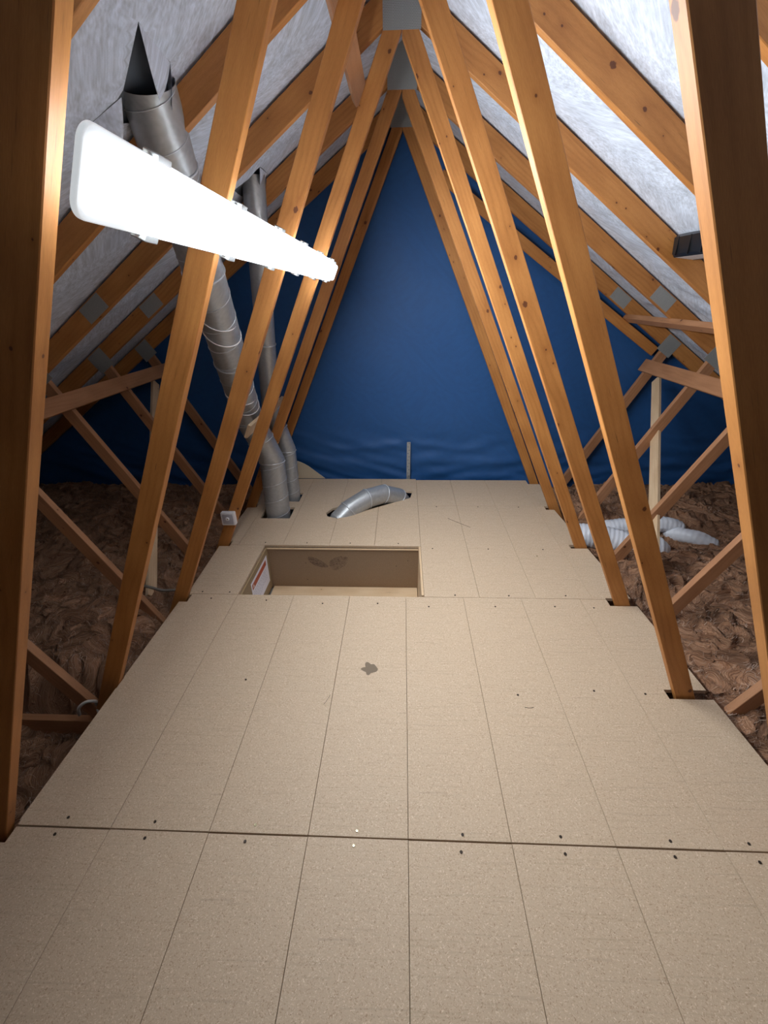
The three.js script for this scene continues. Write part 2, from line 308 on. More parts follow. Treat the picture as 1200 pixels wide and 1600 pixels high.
for (const flap of [                                               // cut tongues of membrane hanging at the two outlets: three corners (x, D, drop)
  [[-0.72, 1.60, 0], [-0.745, 1.83, 0], [-0.79, 1.80, 0.05]], [[-0.745, 1.83, 0], [-0.80, 1.90, 0], [-0.775, 1.85, 0.07]], [[-0.88, 1.74, 0], [-0.985, 1.70, 0], [-0.93, 1.78, 0.06]],
  [[-0.80, 3.10, 0], [-0.86, 3.17, 0], [-0.84, 3.11, 0.08]], [[-0.79, 2.92, 0], [-0.80, 3.10, 0], [-0.83, 3.02, 0.03]]]) {
  const c = flap.map(([x, D, dr]) => V(x, membraneY(x, D, -1) - dr - 0.002, -D)), n = 8, pos = [], uv = [], idx = [];
  for (let i = 0; i <= n; i++) for (let j = 0; j <= n; j++) { const t = i / n, s = j / n, b = c[0].clone().lerp(c[1], s).lerp(c[2], t); b.y -= 0.03 * Math.sin(t * 2.2) * (1 - t * 0.4) + 0.01 * Math.sin(s * 6) * t; pos.push(b.x, b.y, b.z); uv.push(b.x, b.z); }
  for (let i = 0; i < n; i++) for (let j = 0; j < n; j++) { const a = i * (n + 1) + j; idx.push(a, a + 1, a + n + 1, a + 1, a + n + 2, a + n + 1); }
  const g = new THREE.BufferGeometry(); g.setAttribute('position', new THREE.Float32BufferAttribute(pos, 3)); g.setAttribute('uv', new THREE.Float32BufferAttribute(uv, 2)); g.setIndex(idx); g.computeVertexNormals();
  part('membrane_flap', g, M.felt, ceiling);
}
for (const h of HOLES) {                                           // grey flange sheets of the roof outlets, above the cuts
  const cx = h.reduce((t, p) => t + p[0], 0) / h.length, cd = h.reduce((t, p) => t + p[1], 0) / h.length, n = 6, g = new THREE.PlaneGeometry(0.40, 0.46, n, n); g.rotateX(-Math.PI / 2);
  const p = g.attributes.position; for (let i = 0; i < p.count; i++) { const x = cx + p.getX(i), z = -cd + p.getZ(i); p.setXYZ(i, x, A + RD + 0.028 - S * Math.abs(x - CX), z); } g.computeVertexNormals();
  part('outlet_flange', g, std({ color: 0x59616b, roughness: 0.7, side: THREE.DoubleSide }), ceiling);
}
// blue gable membrane with slack folds at its foot
{
  const w = struct('wall_back'), nx = 220, ny = 150, pos = [], uv = [], idx = [];
  for (let i = 0; i <= nx; i++) for (let j = 0; j <= ny; j++) {
    const x = CX + (i / nx - 0.5) * 7.8, top = A + RD + 0.01 - S * Math.abs(x - CX), y = -0.42 + (top + 0.42) * j / ny;
    const foot = smooth(0.62, 0.12, y), sx = x - 0.05, tension = Math.abs(y - 0.335 + 0.22 * Math.abs(sx) - 0.16 * sx * sx);
    let z = 0.014 * fbm(x * 0.9 + y * 0.5, y * 0.8, 2, 2) + 0.0012 * n3(x * 2.4 + y * 2, y * 2.2, 6);
    z += foot * (0.013 * n3(x * 1.6 + y * 3, y * 7 - Math.abs(sx) * 2, 9) + 0.003 * n3(x * 3, y * 12 + x * 2, 12));
    z += 0.017 * Math.exp(-Math.pow(tension / 0.035, 2)) * Math.exp(-Math.pow(sx / 0.75, 2));
    z += 0.012 * Math.exp(-Math.pow((y - 0.14 - 0.05 * n3(x * 1.4, 1, 1)) / 0.045, 2)) * smooth(-1.1, -0.4, x) * smooth(1.3, 0.9, x);
    pos.push(x, y, -GABLE + Math.min(0.026, z)); uv.push(x / 0.8, y / 0.8);
  }
  for (let i = 0; i < nx; i++) for (let j = 0; j < ny; j++) { const a = i * (ny + 1) + j, b = a + ny + 1; idx.push(a, b, a + 1, b, b + 1, a + 1); }
  const g = new THREE.BufferGeometry(); g.setAttribute('position', new THREE.Float32BufferAttribute(pos, 3)); g.setAttribute('uv', new THREE.Float32BufferAttribute(uv, 2)); g.setIndex(idx); g.computeVertexNormals();
  part('gable_membrane', g, M.blue, w);
  part('blockwork', box(-4.1, 4.1, -0.6, 3.0, -GABLE - 0.25, -GABLE - 0.05), M.block, w);
}
part('blockwork', box(-4.1, 4.1, -0.6, 3.0, -BACK, -BACK + 0.15), M.block, struct('wall_front'));
part('eaves_board', box(-4.12, -3.95, -0.6, 0.2, -GABLE - 0.05, -BACK), M.dark, struct('wall_left'));
part('eaves_board', box(3.92, 4.10, -0.6, 0.2, -GABLE - 0.05, -BACK), M.dark, struct('wall_right'));
part('plasterboard', box(-4.1, 4.1, -0.42, -0.36, -GABLE - 0.05, -BACK), M.block, struct('subfloor'));

// ---------------------------------------------------------------- floor of chipboard
const floor = struct('floor');
{
  const ev = new Evaluator(); ev.attributes = ['position', 'normal', 'uv']; ev.useGroups = false;
  const cut = [];                                                  // [minX, maxX, minD, maxD, geometry]
  const slot = (x0, x1, d0, d1) => cut.push([x0, x1, d0, d1, box(x0, x1, -0.2, 0.2, -d1, -d0)]);
  for (const [k, t] of TR.entries()) {
    slot(t.r - 0.03, 1.6, t.D - [0.012, 0.010, 0.004, 0.008, 0.03, 0.12][k], t.D + [0.05, 0.036, 0.062, 0.036, 0.037, 0.09][k] + 0.002);
    slot(-1.6, t.l + (k === 1 ? 0.002 : 0.012), t.D - 0.02, t.D + 0.045);
  }
  slot(-1.095, -0.866, 2.922, 3.115); slot(-1.0, -0.857, 3.222, 3.402);
  const hole = [[-0.60, 3.02], [-0.582, 2.962], [-0.50, 2.925], [0.062, 3.305], [0.086, 3.44], [-0.005, 3.456], [-0.56, 3.10]];
  { const s = new THREE.Shape(hole.map(([x, D]) => new THREE.Vector2(x, -D)).reverse()), g = new THREE.ExtrudeGeometry(s, { depth: 0.4, bevelEnabled: false }); g.rotateX(Math.PI / 2); g.scale(1, 1, 1); g.translate(0, 0.2, 0);
    cut.push([-0.61, 0.09, 2.93, 3.46, g, hole]); }
  function board(x0, x1, d0, d1, xe0, xe1) {                       // xe: x of the far end when an edge is cut askew
    const c = 0.0009, g0 = 0.0007, P = [[x0 + g0, d0 + g0], [x1 - g0, d0 + g0], [(xe1 ?? x1) - g0, d1 - g0], [(xe0 ?? x0) + g0, d1 - g0]];
    const s = new THREE.Shape(P.map(([x, D]) => new THREE.Vector2(x, D)));
    let g = new THREE.ExtrudeGeometry(s, { depth: 0.018 - 2 * c, bevelEnabled: true, bevelThickness: c, bevelSize: c, bevelOffset: -c, bevelSegments: 1 });
    g.rotateX(-Math.PI / 2); g.translate(0, -0.018 + c, 0); g = boxUV(g, CHIP);
    for (const q of cut) {
      const xa = Math.min(x0, xe0 ?? x0), xb = Math.max(x1, xe1 ?? x1);
      if (q[0] >= xb || q[1] <= xa || q[2] >= d1 || q[3] <= d0) continue;
      const a = new Brush(g), b = new Brush(q[4].index ? q[4] : q[4]); a.updateMatrixWorld(); b.updateMatrixWorld();
      g = ev.evaluate(a, b, SUBTRACTION).geometry; g = g.index ? g.toNonIndexed() : g;
    }
    g.computeVertexNormals(); g = boxUV(g, CHIP, rnd(), rnd());
    const y = rr(-0.0006, 0.0003); g.translate(0, y, 0);
    return part('floorboard', g, M.chip, floor);
  }
  const X = [-1.285, -0.945, -0.62, -0.30, 0.018, 0.34, 0.66, 0.985, 1.33];
  for (let i = 0; i < 8; i++) {
    board(X[i], X[i + 1], -1.683, -0.465); board(X[i], X[i + 1], -0.463, 0.7555 + (i % 2) * 0.001);
    board(i ? X[i] : -1.262, i < 7 ? X[i + 1] : 1.325, 0.7590, 1.9805, i ? X[i] : -1.258, i < 7 ? X[i + 1] : 1.272);
  }
  board(-1.242, -0.945, 1.982, 2.528, -1.258);                      // beside the hatch
  const XL = [-1.256, -1.13, -0.822, -0.5015, -0.1925, 0.122];
  for (let i = 0; i < 5; i++) board(XL[i], XL[i + 1], 2.5295, 3.718);
  const XR = [0.122, 0.432, 0.744, 1.056];
  for (let i = 0; i < 3; i++) { board(XR[i], XR[i + 1], 1.982, 3.159); board(XR[i], XR[i + 1], 3.1605, 3.695); }
  board(1.056, 1.270, 1.982, 3.159, 1.056, 1.185); board(1.056, 1.215, 3.1605, 3.695);
  // screws
  const sg = new THREE.CylinderGeometry(0.0042, 0.0042, 0.002, 12), sl = new THREE.TorusGeometry(0.0038, 0.0009, 5, 12); sl.rotateX(Math.PI / 2); sl.translate(0, 0.001, 0);
  const head = mergeGeometries([sg, sl]);
  const put = (x, D, bright) => { const m = part('screw', head, bright ? M.screwBright : M.screw, floor); m.position.set(x, 0.0006, -D); if (bright) m.userData.label = 'bright brass-coloured screw head'; };
  for (const [x, D] of [[-1.104, .786], [-1.113, .736], [-.809, .782], [-.817, .734], [-.495, .735], [.18, .728], [.19, .776], [.497, .78], [.496, .733], [.833, .779], [.824, .736], [1.07, .779], [1.068, .730], [.143, 1.895], [.505, 1.903], [.827, 1.911], [1.033, 1.905], [.297, 2.0], [.599, 2.001], [.917, 2.008], [-.444, 1.909], [-.766, 1.93], [-.138, 1.916], [-1.085, 1.94], [-1.0, 2.0], [-1.16, 2.0], [.20, 2.5], [.57, 2.5], [.93, 2.5], [.27, 3.14], [.6, 3.14], [.92, 3.14], [-.95, 2.56], [-.66, 2.56], [-.36, 2.56], [-.03, 2.56], [-.7, 1.37], [.49, 1.32], [.82, 1.35], [1.03, 1.34]]) put(x, D);
  put(-.477, .783, true); put(-.146, .776, true); put(-.152, .734, true); put(0.87, 2.42, true);
  // marks on the boards: a dried splash, a scratch and a pencil line
  const blot = new THREE.Shape(); for (let i = 0; i <= 40; i++) { const a = i / 40 * 2 * Math.PI, r = 0.031 * (1 + 0.42 * n3(Math.cos(a) * 0.9, Math.sin(a) * 0.9, 51) + 0.08 * n3(Math.cos(a) * 3, Math.sin(a) * 3, 52)), x = Math.cos(a) * r, y = Math.sin(a) * r; i ? blot.lineTo(x, y) : blot.moveTo(x, y); }
  const bg = new THREE.ShapeGeometry(blot, 4); bg.rotateX(-Math.PI / 2);
  const st = part('stain', bg, std({ color: 0x7d6c58, roughness: 0.6, transparent: true, opacity: 0.72 }), floor, 'dark dried splash on a board'); st.position.set(-0.152, 0.0009, -1.447);
  const line = (x0, d0, x1, d1, w, n) => { const P = []; for (let i = 0; i <= 8; i++) { const t = i / 8; P.push(V(x0 + (x1 - x0) * t, 0.0002, -(d0 + (d1 - d0) * t) + 0.004 * Math.sin(t * 3))); } part(n, new THREE.TubeGeometry(new THREE.CatmullRomCurve3(P), 16, w, 4), M.screw, floor); };
  line(0.504, 1.26, 0.541, 1.261, 0.0014, 'splinter'); line(0.343, 2.94, 0.494, 2.80, 0.0014, 'scratch'); line(-0.33, 1.25, -0.31, 1.30, 0.0008, 'scratch');
}
// battens that carry the boards over the ceiling ties
for (const [i, x] of [-1.17, -0.98, 0.16, 1.06].entries()) {
  const far = i === 1 ? 2.88 : 3.70, o = thing('floor_joist', ['hidden timber joist under the left edge of the boards', 'timber joist carrying boards at the left side of the hatch', 'timber joist carrying boards at the right side of the hatch', 'pale timber joist seen in the slots at the right edge of the boards'][i], 'joist', [x, -0.25, -1]);
  part('beam', timber(V(0, 0.115, 2.68), V(0, 0.115, 1 - far), 0.228, 0.045, V(0, 1, 0)), M.woodPale, o);
}

// ---------------------------------------------------------------- trusses
const plateGeo = (w, h) => { const g = boxUV(new THREE.BoxGeometry(w, h, 0.0016), 0.04); return g; };
const trussLabels = ['nearest roof truss, its two dark near faces at the left and right edges', 'second roof truss, crossed by the near half of the light, right foot in a slot', 'third roof truss, its left web foot at the near left corner of the hatch', 'fourth roof truss, with the white switch box on its left web foot', 'fifth roof truss, its lower apex plate showing just under the fourth', 'furthest roof truss, standing directly against the blue gable sheet'];
TR.forEach((t, k) => {
  const y0 = -0.347, T = 0.035, o = thing('roof_truss', trussLabels[k], 'roof truss', [0, y0, -t.D], undefined), wood = k % 2 ? M.woodA : M.woodB;
  const add = (name, poly, axis) => { const g = prism(poly, T, axis); g.translate(0, -y0, 0); return part(name, g, wood, o); };
  const apexX = CX + (k < 2 ? (t.l + t.r) / 2 + 0.02 : 0), up = 0.036 * 1.104;
  for (const s of [1, -1]) {
    // rafter: between its underside and its back, cut plumb at the ridge and level on the tie
    let p = [[apexX, A], [apexX, A + RD], [CX + s * 4.02, A + RD - S * 4.02], [CX + s * 4.02, A - S * 4.02]];
    p = clip(p, 0, -1, 0.250); p = clip(p, s, 0, s * CX + 3.95);
    add('rafter', p, -s * Math.atan(S));
    // long web from the tie to the ridge
    const f = s > 0 ? t.r : t.l, sl = s > 0 ? -t.rs : t.ls, X = (y) => f + sl * y + s * up;
    let w = strip([X(-0.4), -0.4], [X(2.9), 2.9], 0.072); w = clip(w, 0, -1, 0.250); w = clip(w, s * S, 1, A + S * s * CX - 0.001); w = clip(w, -s, 0, -s * apexX - 0.0006);
    add('web', w, Math.atan2(1, sl));
    // short brace out to the middle of the rafter
    let b = strip([CX + s * 1.19, -0.6], [CX + s * 2.26, 1.4], 0.072);
    b = clip(b, 0, -1, 0.250); b = clip(b, s * S, 1, A + S * s * CX - 0.001);
    add('brace', b, Math.atan2(2, s * 1.07)).material = M.woodDull;
    // nail plates
    for (const [nm, px, py, pw, ph, rot] of [['nail_plate', 1.657, A - S * 1.657 + RD / 2, 0.15, 0.085, -Math.atan(S)], ['nail_plate', 2.11, A - S * 2.11 + 0.03, 0.13, 0.13, -Math.atan(S)]]) {
      const m = part(nm, plateGeo(pw, ph), M.plate, o); m.position.set(CX + s * px, py - y0, 0.0006); m.rotation.z = s * rot;
    }
  }
  const pl = part('nail_plate', plateGeo(0.16, 0.20), M.plate, o); pl.position.set(apexX, A + 0.035 - y0, 0.0006);
  add('tie', [[-4.0, -0.347], [4.0, -0.347], [4.0, -0.2505], [-4.0, -0.2505]], 0).material = M.woodDull;
});

// ---------------------------------------------------------------- long bracing boards
const board1 = (name, label, a, b, w, t, wide, mat) => { const o = thing(name, label, 'timber', a.toArray()); part('plank', timber(V(0, 0, 0), b.clone().sub(a), w, t, wide), mat, o); return o; };
const out = V(0.53, 1, 0).normalize();
board1('binder', 'dull brown board nailed along the upper ends of the right short braces', V(1.945, 0.985, -3.77), V(1.945, 0.985, 2.4), 0.097, 0.025, V(0.48, 0.88, 0), M.woodDull);
board1('binder', 'dim board nailed along the upper ends of the left short braces', V(-1.985, 0.985, -3.77), V(-1.985, 0.985, 2.4), 0.097, 0.025, V(-0.48, 0.88, 0), M.woodDull);
board1('binder', 'squared timber running just below the plated middle of the right rafters', V(1.735, 1.335, -3.77), V(1.735, 1.335, 2.4), 0.060, 0.035, V(1, -0.7, 0), M.woodDull);
board1('ridge_binder', 'short timber under the left rafters close to the ridge', V(-0.225, 2.385, -2.80), V(-0.225, 2.385, -1.3), 0.072, 0.035, V(1, 0.7, 0), M.woodDull);
board1('gable_batten', 'orange timber with a cut end lying on the blue sheet below the furthest right rafter', V(0.25, 2.262, -3.7645), V(2.005, 1.088, -3.7645), 0.072, 0.020, V(0.67, 1, 0).normalize(), M.woodA);
board1('chevron_brace', 'pale leaning timber crossing behind the right short braces', V(2.005, 0.895, -3.63), V(1.475, -0.03, -2.15), 0.078, 0.022, V(0, 0.25, 1), M.woodPale);
board1('chevron_brace', 'pale leaning timber behind the second left web', V(-2.06, 0.895, -3.63), V(-1.52, -0.09, -2.06), 0.072, 0.022, V(0, 0.25, 1), M.woodPale);
board1('noggin', 'short pale timber with a sawn end behind the fourth and fifth left webs', V(-0.957, 0.785, -2.566), V(-0.957, 0.785, -3.4), 0.085, 0.020, V(0.46, 1, 0), M.woodPale);

// ---------------------------------------------------------------- loft hatch
{
  const o = thing('loft_hatch', 'boxed loft hatch opening in the boards with brown hardboard lining', 'hatch', [-0.41, -0.36, -2.26]);
  const b = (name, x0, x1, y0, y1, d0, d1, mat, s, label) => { const g = s ? boxUV(new THREE.BoxGeometry(x1 - x0, y1 - y0, d1 - d0), s) : new THREE.BoxGeometry(x1 - x0, y1 - y0, d1 - d0); g.translate((x0 + x1) / 2 + 0.41, (y0 + y1) / 2 + 0.36, -(d0 + d1) / 2 + 2.26); return part(name, g, mat, o, label); };
  const far = new THREE.BoxGeometry(1.06, 0.335, 0.006); far.translate(-0.413 + 0.41, -0.0185 - 0.1675 + 0.36, -2.523 + 2.26); part('lining_board', far, M.hardboard, o, 'brown hardboard with two scuffed shoe prints');
  b('lining_board', -0.9445, -0.932, -0.335, -0.0185, 1.995, 2.518, M.lining); b('lining_board', 0.108, 0.121, -0.335, -0.001, 1.995, 2.526, M.woodPale, 0, 'pale edge strip on the right side'); b('lining_board', -0.93, 0.106, -0.335, -0.0185, 1.984, 1.996, M.lining);
  const ld = timber(V(-0.92 + 0.41, -0.3525 + 0.36, -2.455 + 2.26), V(0.105 + 0.41, -0.3525 + 0.36, -2.455 + 2.26), 0.13, 0.030, V(0, 0, 1)); part('ledge', ld, M.woodPale, o);
  b('top_strip', -0.93, 0.106, -0.0255, -0.0186, 2.512, 2.5195, M.woodPale, 0);
  b('hatch_door', -0.92, 0.104, -0.359, -0.348, 2.0, 2.38, M.white);
  const lab = new THREE.PlaneGeometry(0.335, 0.21); lab.rotateY(Math.PI / 2); const lm = part('warning_label', lab, M.label, o, 'white sticker with an orange heading band'); lm.position.set(-0.9312 + 0.41, -0.158 + 0.36, -2.315 + 2.26);
}

// ---------------------------------------------------------------- ducts
function ductThing(name, label, pts, r, bands, pitch, extra) {
  const o = thing(name, label, 'duct', pts[0].toArray()), q = pts.map((p) => p.clone().sub(pts[0]));
  part('pipe', pipe(q, r), M.zinc, o);
  if (pitch) for (const [i, j] of pitch.spans) part('spiral_seam', helix(q[i], q[j], r + 0.0005, pitch.p, 0.0022), M.zincSeam, o);
  for (const [s, t] of bands) { const d = q[s + 1].clone().sub(q[s]); part('joint_band', mergeGeometries([ringAt(q[s].clone().lerp(q[s + 1], t), d, r + 0.0015, 0.0045)]), M.zincSeam, o); }
  if (extra) extra(o, q);
  return o;
}
ductThing('air_duct', 'wide galvanised spiral duct rising from the nearer square hole to the left roof slope', [V(-0.985, -0.34, -3.02), V(-0.985, 0.42, -3.06), V(-1.035, 0.60, -3.02), V(-1.07, 0.78, -2.93), V(-0.85, 2.16, -1.86)], 0.093, [[0, 0.99], [1, 0.98], [2, 0.98], [3, 0.3], [3, 0.62], [3, 0.86]], { p: 0.13, spans: [[0, 1], [3, 4]] }, (o, q) => {
  for (const [t, tilt] of [[0.09, 0.4], [0.15, 0.5], [0.42, 0.4], [0.48, 0.5]]) { const d = q[4].clone().sub(q[3]).normalize(), p = q[3].clone().lerp(q[4], t); d.x += tilt; part('strap', ringAt(p, d, 0.099, 0.003), M.white, o, 'white plastic strap'); }
});
ductThing('air_duct', 'narrower galvanised spiral duct rising from the further hole close to the gable', [V(-0.935, -0.34, -3.31), V(-0.935, 0.42, -3.335), V(-0.985, 0.60, -3.33), V(-1.02, 0.75, -3.31), V(-0.865, 2.15, -3.04)], 0.066, [[0, 0.98], [1, 0.95], [2, 0.98], [3, 0.34], [3, 0.8]], { p: 0.11, spans: [[0, 1]] });
{
  const a = V(-0.49, 0, -3.0), b = V(0.03, 0, -3.38), d = b.clone().sub(a).normalize(), P = (s, y) => a.clone().addScaledVector(d, s).setY(y);
  ductThing('bent_duct', 'bent galvanised duct elbow bridging the long hole in the boards', [P(-0.06, -0.25), P(-0.045, -0.12), P(0.0, -0.045), P(0.085, 0.012), P(0.245, 0.062), P(0.405, 0.062), P(0.55, -0.004), P(0.605, -0.075), P(0.64, -0.16), P(0.65, -0.25)], 0.079, [[2, 0.99], [4, 0.02], [5, 0.02], [6, 0.02]], null);
}
// flexible white ducts lying in the right eaves
function hose(label, pts, r) {
  const c = new THREE.CatmullRomCurve3(pts), L = c.getLength(), n = Math.round(L / 0.006), g = new THREE.TubeGeometry(c, n, r, 20), p = g.attributes.position, v = new THREE.Vector3(), q = new THREE.Vector3();
  for (let i = 0; i <= n; i++) { c.getPointAt(i / n, q); const e = Math.min(i, n - i) * L / n, k = (1 + 0.022 * Math.sin(i * 1.25)) * (0.15 + 0.85 * Math.sqrt(clamp(e / (r * 0.8)))) ; for (let j = 0; j <= 20; j++) { v.fromBufferAttribute(p, i * 21 + j).sub(q).multiplyScalar(k * (1 + 0.07 * n3(i * 0.05, Math.cos(j / 20 * 6.2832) * 1.2, Math.sin(j / 20 * 6.2832) * 1.2 + r * 90))).add(q); p.setXYZ(i * 21 + j, v.x, v.y, v.z); } }
  g.translate(-pts[0].x, -pts[0].y, -pts[0].z); g.computeVertexNormals();
  const o = thing('flexible_duct', label, 'flexible duct', pts[0].toArray()); part('sleeve', g, M.hose, o); return o;
}
hose('longest white flexible duct running out from the right edge of the boards', [V(1.27, -0.13, -2.93), V(1.45, -0.115, -2.88), V(1.70, -0.14, -2.80), V(1.92, -0.15, -2.74)], 0.088);
hose('middle white flexible duct behind the longest one', [V(1.55, -0.15, -3.07), V(1.85, -0.10, -3.04), V(2.03, -0.085, -3.02), V(2.16, -0.13, -3.0)], 0.062);
hose('shortest white flexible duct, furthest right of the three', [V(2.02, -0.15, -3.02), V(2.17, -0.11, -2.86), V(2.30, -0.16, -2.80)], 0.055);

// ---------------------------------------------------------------- insulation
const holeDist = (x, D) => Math.exp(-Math.pow((x - 1.8) / 0.55, 2) - Math.pow((D - 2.88) / 0.24, 2));
function woolY(ax, D, sgn) {
  let y = -0.06 + 0.05 * fbm(ax * 1.1, D * 1.1, sgn * 5, 2);
  const edge = smooth(1.62, 1.30, ax);
  if (sgn > 0) { y -= 0.16 * holeDist(ax, D); y -= edge * 0.05; y += 0.07 * Math.exp(-Math.pow((ax - 1.42) / 0.16, 2) - Math.pow((D - 3.35) / 0.28, 2)) + 0.04 * Math.exp(-Math.pow((ax - 1.5) / 0.2, 2) - Math.pow((D - 2.3) / 0.2, 2)); }
  else { y -= 0.10 * edge; y -= 0.30 * smooth(1.52, 1.37, D) * smooth(2.3, 1.7, ax) * smooth(-0.6, 0.2, D); y -= 0.12 * Math.exp(-Math.pow((ax - 1.33) / 0.1, 2) - Math.pow((D - 1.9) / 0.18, 2)); }
  return y;
}
const hueOf = (x, D, s) => { const t = clamp(0.5 + 0.9 * fbm(x * 2.4, D * 2.4, 30 + s, 4)); return [0.40 + 0.42 * t, 0.30 + 0.36 * t, 0.24 + 0.31 * t]; };
for (const s of [1, -1]) {
  const nx = 230, nd = 560, x0 = 1.16, x1 = 3.88, d0 = -0.6, d1 = GABLE - 0.06, pos = [], col = [], uv = [], idx = [], H = [];
  for (let i = 0; i <= nx; i++) for (let j = 0; j <= nd; j++) {
    const tx = i / nx, ax = x0 + (x1 - x0) * (0.45 * tx + 0.55 * tx * tx), D = d0 + (d1 - d0) * j / nd;
    const a = 0.30 * n3(ax * 1.5, D * 1.5, 60 + s) + 0.13 * n3(ax * 4, D * 4, 62 + s), b = 0.30 * n3(ax * 1.5, D * 1.5, 70 + s) + 0.13 * n3(ax * 4, D * 4, 72 + s);
    const u = (ax + a) * 0.8 + (D + b) * 0.6, v = -(ax + a) * 0.6 + (D + b) * 0.8;            // combed direction of the fibres
    const r1 = ridge(u * 2.6, v * 4.6, 80 + s, 2) - 0.5, r2 = ridge(u * 5, v * 17, 90 + s, 3) - 0.55, r3 = n3(u * 16, v * 60, 95 + s);
    let y = woolY(ax, D, s) + 0.085 * r1 + 0.044 * r2 + 0.007 * r3 + 0.004 * n3(u * 30, v * 110, 97 + s);
    const cover = smooth(1.33, 1.25, ax); y = Math.min(y, -0.026) * cover + y * (1 - cover) - 0.03 * cover;
    y = Math.max(-0.352, Math.min(y, A - S * ax - 0.03));
    const x = ax + 0.035 * n3(ax * 8, D * 8, 100), z = D + 0.035 * n3(ax * 8, D * 8, 110);
    pos.push(s * x, y, -clamp(z, d0, d1)); col.push(...hueOf(u, v * 3, s)); uv.push(u / 0.5, v / 0.42);
  }
  for (let i = 0; i < nx; i++) for (let j = 0; j < nd; j++) { const a = i * (nd + 1) + j, b = a + nd + 1; if (s > 0) idx.push(a, a + 1, b, b, a + 1, b + 1); else idx.push(a, b, a + 1, b, b + 1, a + 1); }
  const g = new THREE.BufferGeometry(); g.setAttribute('position', new THREE.Float32BufferAttribute(pos, 3)); g.setAttribute('uv', new THREE.Float32BufferAttribute(uv, 2)); g.setAttribute('color', new THREE.Float32BufferAttribute(col, 3)); g.setIndex(idx); g.computeVertexNormals();
  const o = thing('insulation', s > 0 ? 'fluffy brown mineral wool filling the right eaves' : 'fluffy brown mineral wool filling the dark left eaves', 'insulation'); o.userData.kind = 'stuff';
  part('wool_quilt', g, M.wool, o).userData.kind = 'stuff';
  // loose curled fibres on the quilt
  const fp = [], fc = [], fi = [], N = 26000;
  for (let f = 0; f < N; f++) {
    const i = (Math.pow(rnd(), 1.3) * (nx - 8)) | 0, j = (rnd() * nd) | 0, b = (i * (nd + 1) + j) * 3, D = -pos[b + 2];
    if (D < 0.2 || Math.abs(pos[b]) < 1.32) continue;
    const L = rr(0.02, 0.07), wdt = rr(0.0004, 0.0014), a0 = s * 0.64 + 1.6 * n3(pos[b] * 2, D * 2, 120) + rr(-0.6, 0.6), cu = rr(-2.6, 2.6), lift = rr(0.002, 0.02), base = fp.length / 3, k = rr(0.65, 1.35), h = hueOf(pos[b], D, s);
    let x = pos[b], z = pos[b + 2], y = pos[b + 1] - 0.004;
    for (let q = 0; q <= 5; q++) {
      const t = q / 5, a = a0 + cu * t, ww = wdt * (1 - 0.7 * t), yy = y + lift * Math.sin(t * 3.0);
      fp.push(x - Math.sin(a) * ww, yy + ww * 0.6, z + Math.cos(a) * ww, x + Math.sin(a) * ww, yy - ww * 0.3, z - Math.cos(a) * ww); for (let u = 0; u < 2; u++) fc.push(Math.min(0.8, h[0] * k * 0.8), Math.min(0.7, h[1] * k * 0.74), Math.min(0.6, h[2] * k * 0.7));
      if (q) { const c = base + q * 2; fi.push(c - 2, c - 1, c, c - 1, c + 1, c); }
      x += Math.cos(a) * L / 5; z += Math.sin(a) * L / 5;
    }
  }
  const fg = new THREE.BufferGeometry(); fg.setAttribute('position', new THREE.Float32BufferAttribute(fp, 3)); fg.setAttribute('color', new THREE.Float32BufferAttribute(fc, 3)); fg.setIndex(fi); fg.computeVertexNormals();
  part('loose_fibre', fg, M.fibre, o).userData.kind = 'stuff';
}

